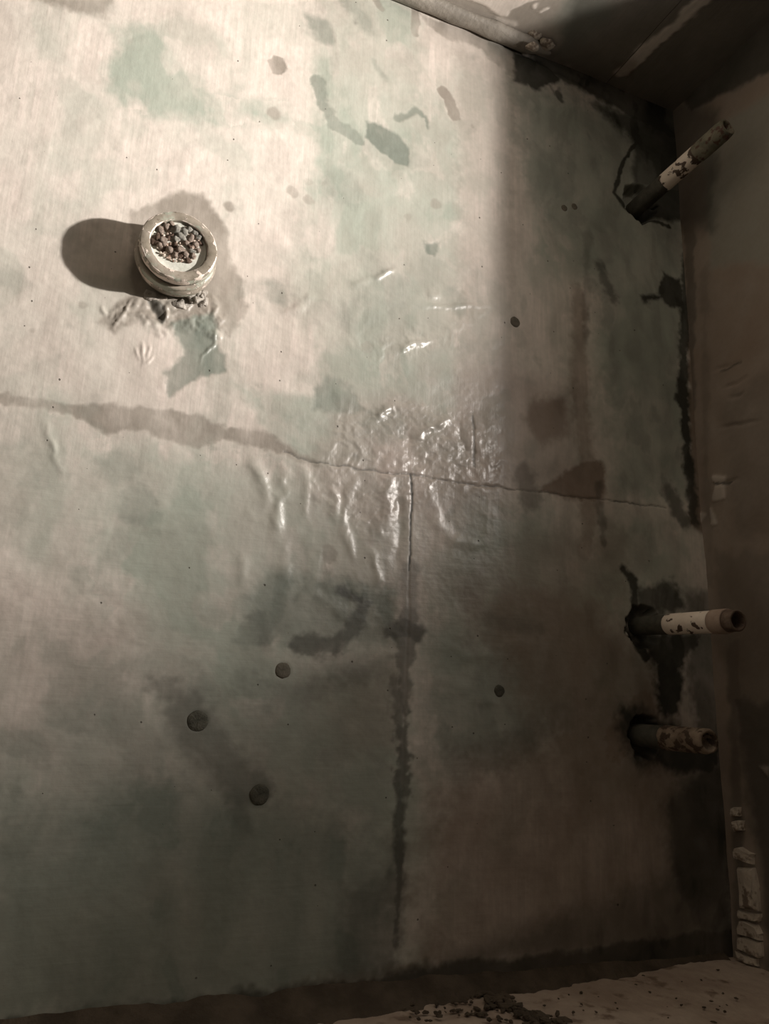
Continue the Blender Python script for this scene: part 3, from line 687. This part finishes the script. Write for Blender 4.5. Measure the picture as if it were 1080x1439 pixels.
# ================================================================== THING: filled pipe end on the lit wall
def build_pipe_end():
    t = thing('capped_pipe_end', 'short thick pipe end with ringed collar, plugged with crumbled mortar, on the lit pale wall', 'pipe', (CUP[0], YW, CUP[1]), (math.pi / 2, 0, 0))
    # local z points into the room
    link('neck', lathe('neck', [(.072, -.02), (.066, .012), (.064, .03)], 64, .003, 0, 5), M_DARKPIPE, t)
    link('collar', lathe('collar', [(.060, .020), (.079, .016), (.0845, .019), (.0868, .026), (.0878, .034), (.0872, .041), (.0850, .046), (.0845, .049), (.0852, .0515), (.0838, .0545), (.0790, .056), (.060, .056)], 128, .0013, .0013, 6), M_SLEEVE, t)
    link('threaded_ring', lathe('threaded_ring', [(.060, .054), (.0760, .0545), (.0775, .058), (.0765, .061), (.0750, .064), (.060, .065)], 96, .0012, .001, 7), M_DARKPIPE, t)
    link('rim', lathe('rim', [(.056, .060), (.077, .0655), (.0806, .0662), (.0815, .070), (.0818, .082), (.0812, .0885), (.0802, .0902), (.0785, .0908), (.070, .0912), (.0625, .0908), (.0610, .0900), (.0604, .0885), (.0602, .082), (.0600, .06)], 160, .0011, .0008, 8), M_RIM, t)
    link('inner_sleeve', lathe('inner_sleeve', [(.0603, .0875), (.0592, .083), (.0588, .050)], 64, .0006, 0, 9), M_BAND, t)
    fill = link('putty_fill', lathe('putty_fill', [(0, .079), (.02, .079), (.035, .0793), (.046, .0797), (.054, .0802), (.0578, .0815), (.0596, .0835), (.0598, .05)], 64, .0006, .0012, 10), M_FILL, t)
    rg = random.Random(21)
    protos = {}
    # px-offset (right, up) from the centre of the mouth in mm, radius mm, kind
    big = [(-38, 4, 9.5, 'd'), (-27, 3, 10, 'p'), (-20, 12, 6, 'd'), (-33, 24, 7, 'p'), (-24, 34, 8, 'p'), (-8, 30, 11, 'g'), (8, 32, 9, 'g'), (4, 20, 9, 'g'), (-4, 14, 7, 'g'),
           (20, 22, 7, 'p'), (30, 12, 7, 'p'), (22, 6, 5.5, 'd'), (12, 12, 6, 'p'), (-6, 0, 6.5, 'd'), (4, -6, 8.5, 'p'), (-14, -14, 8, 'p'), (-4, -20, 6.5, 'p'), (14, -14, 6.5, 'p'),
           (20, -24, 7, 'd'), (28, -12, 6, 'p'), (34, 28, 6, 'g'), (-12, 20, 6, 'd'), (26, -4, 6, 'g'), (-24, -12, 6.5, 'd'), (-36, 14, 5, 'd'), (16, 40, 7, 'g'), (-40, -2, 9, 'd'), (-30, -10, 7, 'p'), (36, 2, 5, 'p'), (-16, 42, 6, 'p'), (38, 18, 5, 'd'), (6, -18, 6, 'd'), (28, 36, 6, 'g')]
    mats = {'p': M_CRUMB, 'g': M_CRUMB_GREY, 'd': M_CRUMB_DARK}
    for k in mats:
        protos[k] = [lump('crumb', 1.0, 100 + j + ord(k), 2, (1, 1, .85), .32) for j in range(3)]
        for me in protos[k]: me.materials.append(mats[k])
    for i, (a, b, r, k) in enumerate(big):
        o = link('crumb', protos[k][i % 3], None, fill, (a * .00120 - .0015, b * .00116 + .002, .0790 + (.001 if k == 'd' else .0035)))
        o.scale = (r / 1000 * 1.2,) * 3; o.rotation_euler = (rg.uniform(0, 6), rg.uniform(0, 6), rg.uniform(0, 6))
    bm = bmesh.new()
    for _ in range(160):
        a = rg.uniform(0, 6.28); q = .048 * math.sqrt(rg.random())
        x, y = q * math.cos(a) - .004, q * math.sin(a) + .010
        if math.hypot(x, y) > .054: continue
        r = rg.uniform(.0014, .0034)
        res = bmesh.ops.create_icosphere(bm, subdivisions=1, radius=r, matrix=Matrix.Translation((x, y, .0797 + rg.uniform(0, .004))))
        for v in res['verts']: v.co += Vector((rg.uniform(-1, 1), rg.uniform(-1, 1), rg.uniform(-1, 1))) * r * .3
    me = bpy.data.meshes.new('grit'); bm.to_mesh(me); bm.free()
    g = link('grit', me, M_CRUMB, fill); g['kind'] = 'stuff'
    # torn plaster clinging below the collar, right-hand side mostly
    for i, (a, b, z, r, sq, s) in enumerate([(.050, -.068, .010, .018, (1.2, .8, .7), 1), (.064, -.060, .012, .014, (.9, .9, .7), 2), (.030, -.088, .002, .018, (1.2, .8, .4), 3), (.074, -.070, .003, .013, (.8, 1.2, .5), 4),
                                              (-.035, -.084, .000, .018, (1.3, .6, .4), 5), (.056, -.078, .018, .007, (1, 1, .8), 6), (.068, -.066, .020, .006, (1, 1, .8), 7), (.046, -.080, .014, .006, (1, 1, .7), 8)]):
        link('plaster_lump', lump('plaster_lump', r, 40 + s, 3, sq, .34), M_MORTAR, t, (a, b, z))
build_pipe_end()

# ================================================================== THINGS: the three pipe stubs by the corner
def pipe(name, label, base_px, tip_px, tip_y, parts):
    b = Vector(on_y(*base_px)); e = Vector(on_y(*tip_px, tip_y)); b.y += 0.02
    L = (e - b).length
    t = thing(name, label, 'pipe', b, (e - b).to_track_quat('Z', 'Y').to_euler(), 'pipe stubs beside the dark corner')
    for (nm, prof, mat, wob, seed, lab) in parts(L):
        o = link(nm, lathe(nm, prof, 48, wob, 0, seed), mat, t)
        if lab: o['label'] = lab
    return t
def mid_parts(L):
    return [('base_tube', [(.0255, -.03), (.0255, L * .36), (.022, L * .36)], M_DARKPIPE, .0012, 1, 'dark root of the pipe'),
            ('tube', [(.020, L * .34), (.0262, L * .345), (.0268, L * .36), (.0268, L * .80), (.022, L * .805)], M_WPAINT, .0006, 2, 'chipped white painted length'),
            ('coupling', [(.020, L * .79), (.0285, L * .795), (.0290, L * .805), (.0290, L * .915), (.0280, L * .925), (.020, L * .915)], M_COLL, .0006, 3, 'dull brown coupling'),
            ('nipple', [(.018, L * .90), (.0235, L * .905), (.0245, L * .92), (.0245, L), (.0235, L * 1.004), (.019, L * 1.004), (.0185, L * .93), (0, L * .93)], M_RUST, .0012, 4, 'rusty open end')]
pipe('pipe_stub', 'long white-painted pipe stub with brown coupling, middle of three by the dark corner', (905, 879), (1036, 872), 1.275, mid_parts)
def top_parts(L):
    return [('base_tube', [(.027, -.03), (.027, L * .33), (.022, L * .33)], M_DARKPIPE, .0012, 11, 'dark root of the pipe'),
            ('tube', [(.020, L * .31), (.0265, L * .315), (.0270, L * .33), (.0270, L * .70), (.022, L * .70)], M_WCHIP, .0008, 12, 'peeling white painted length'),
            ('end_piece', [(.018, L * .68), (.0275, L * .685), (.0285, L * .70), (.0285, L * .94), (.025, L), (.018, L), (.018, L * .93), (0, L * .93)], M_GREEN, .002, 13, 'mossy brown end')]
pipe('pipe_stub', 'peeling pipe stub slanting from a broken hollow high under the ceiling corner', (903, 284), (1022, 178), 1.29, top_parts)
def low_parts(L):
    return [('base_tube', [(.029, -.03), (.029, L * .42), (.022, L * .42)], M_DARKPIPE, .0015, 21, 'dark root of the pipe'),
            ('tube', [(.020, L * .40), (.0295, L * .405), (.0302, L * .42), (.0295, L * .97), (.0275, L), (.021, L), (.0205, L * .9), (0, L * .9)], M_LOW, .0022, 22, 'flaked pale tube with rusty underside')]
M_LOW = simple('flaked_pipe_paint', (0.17, 0.12, 0.085), (0.34, 0.27, 0.20), 16, 0.7, 0.002, (0.07, 0.045, 0.03), (0.48, 0.56))
pipe('pipe_stub', 'shortest rusty pipe stub, lowest of three by the dark corner', (905, 1034), (996, 1042), 1.385, low_parts)
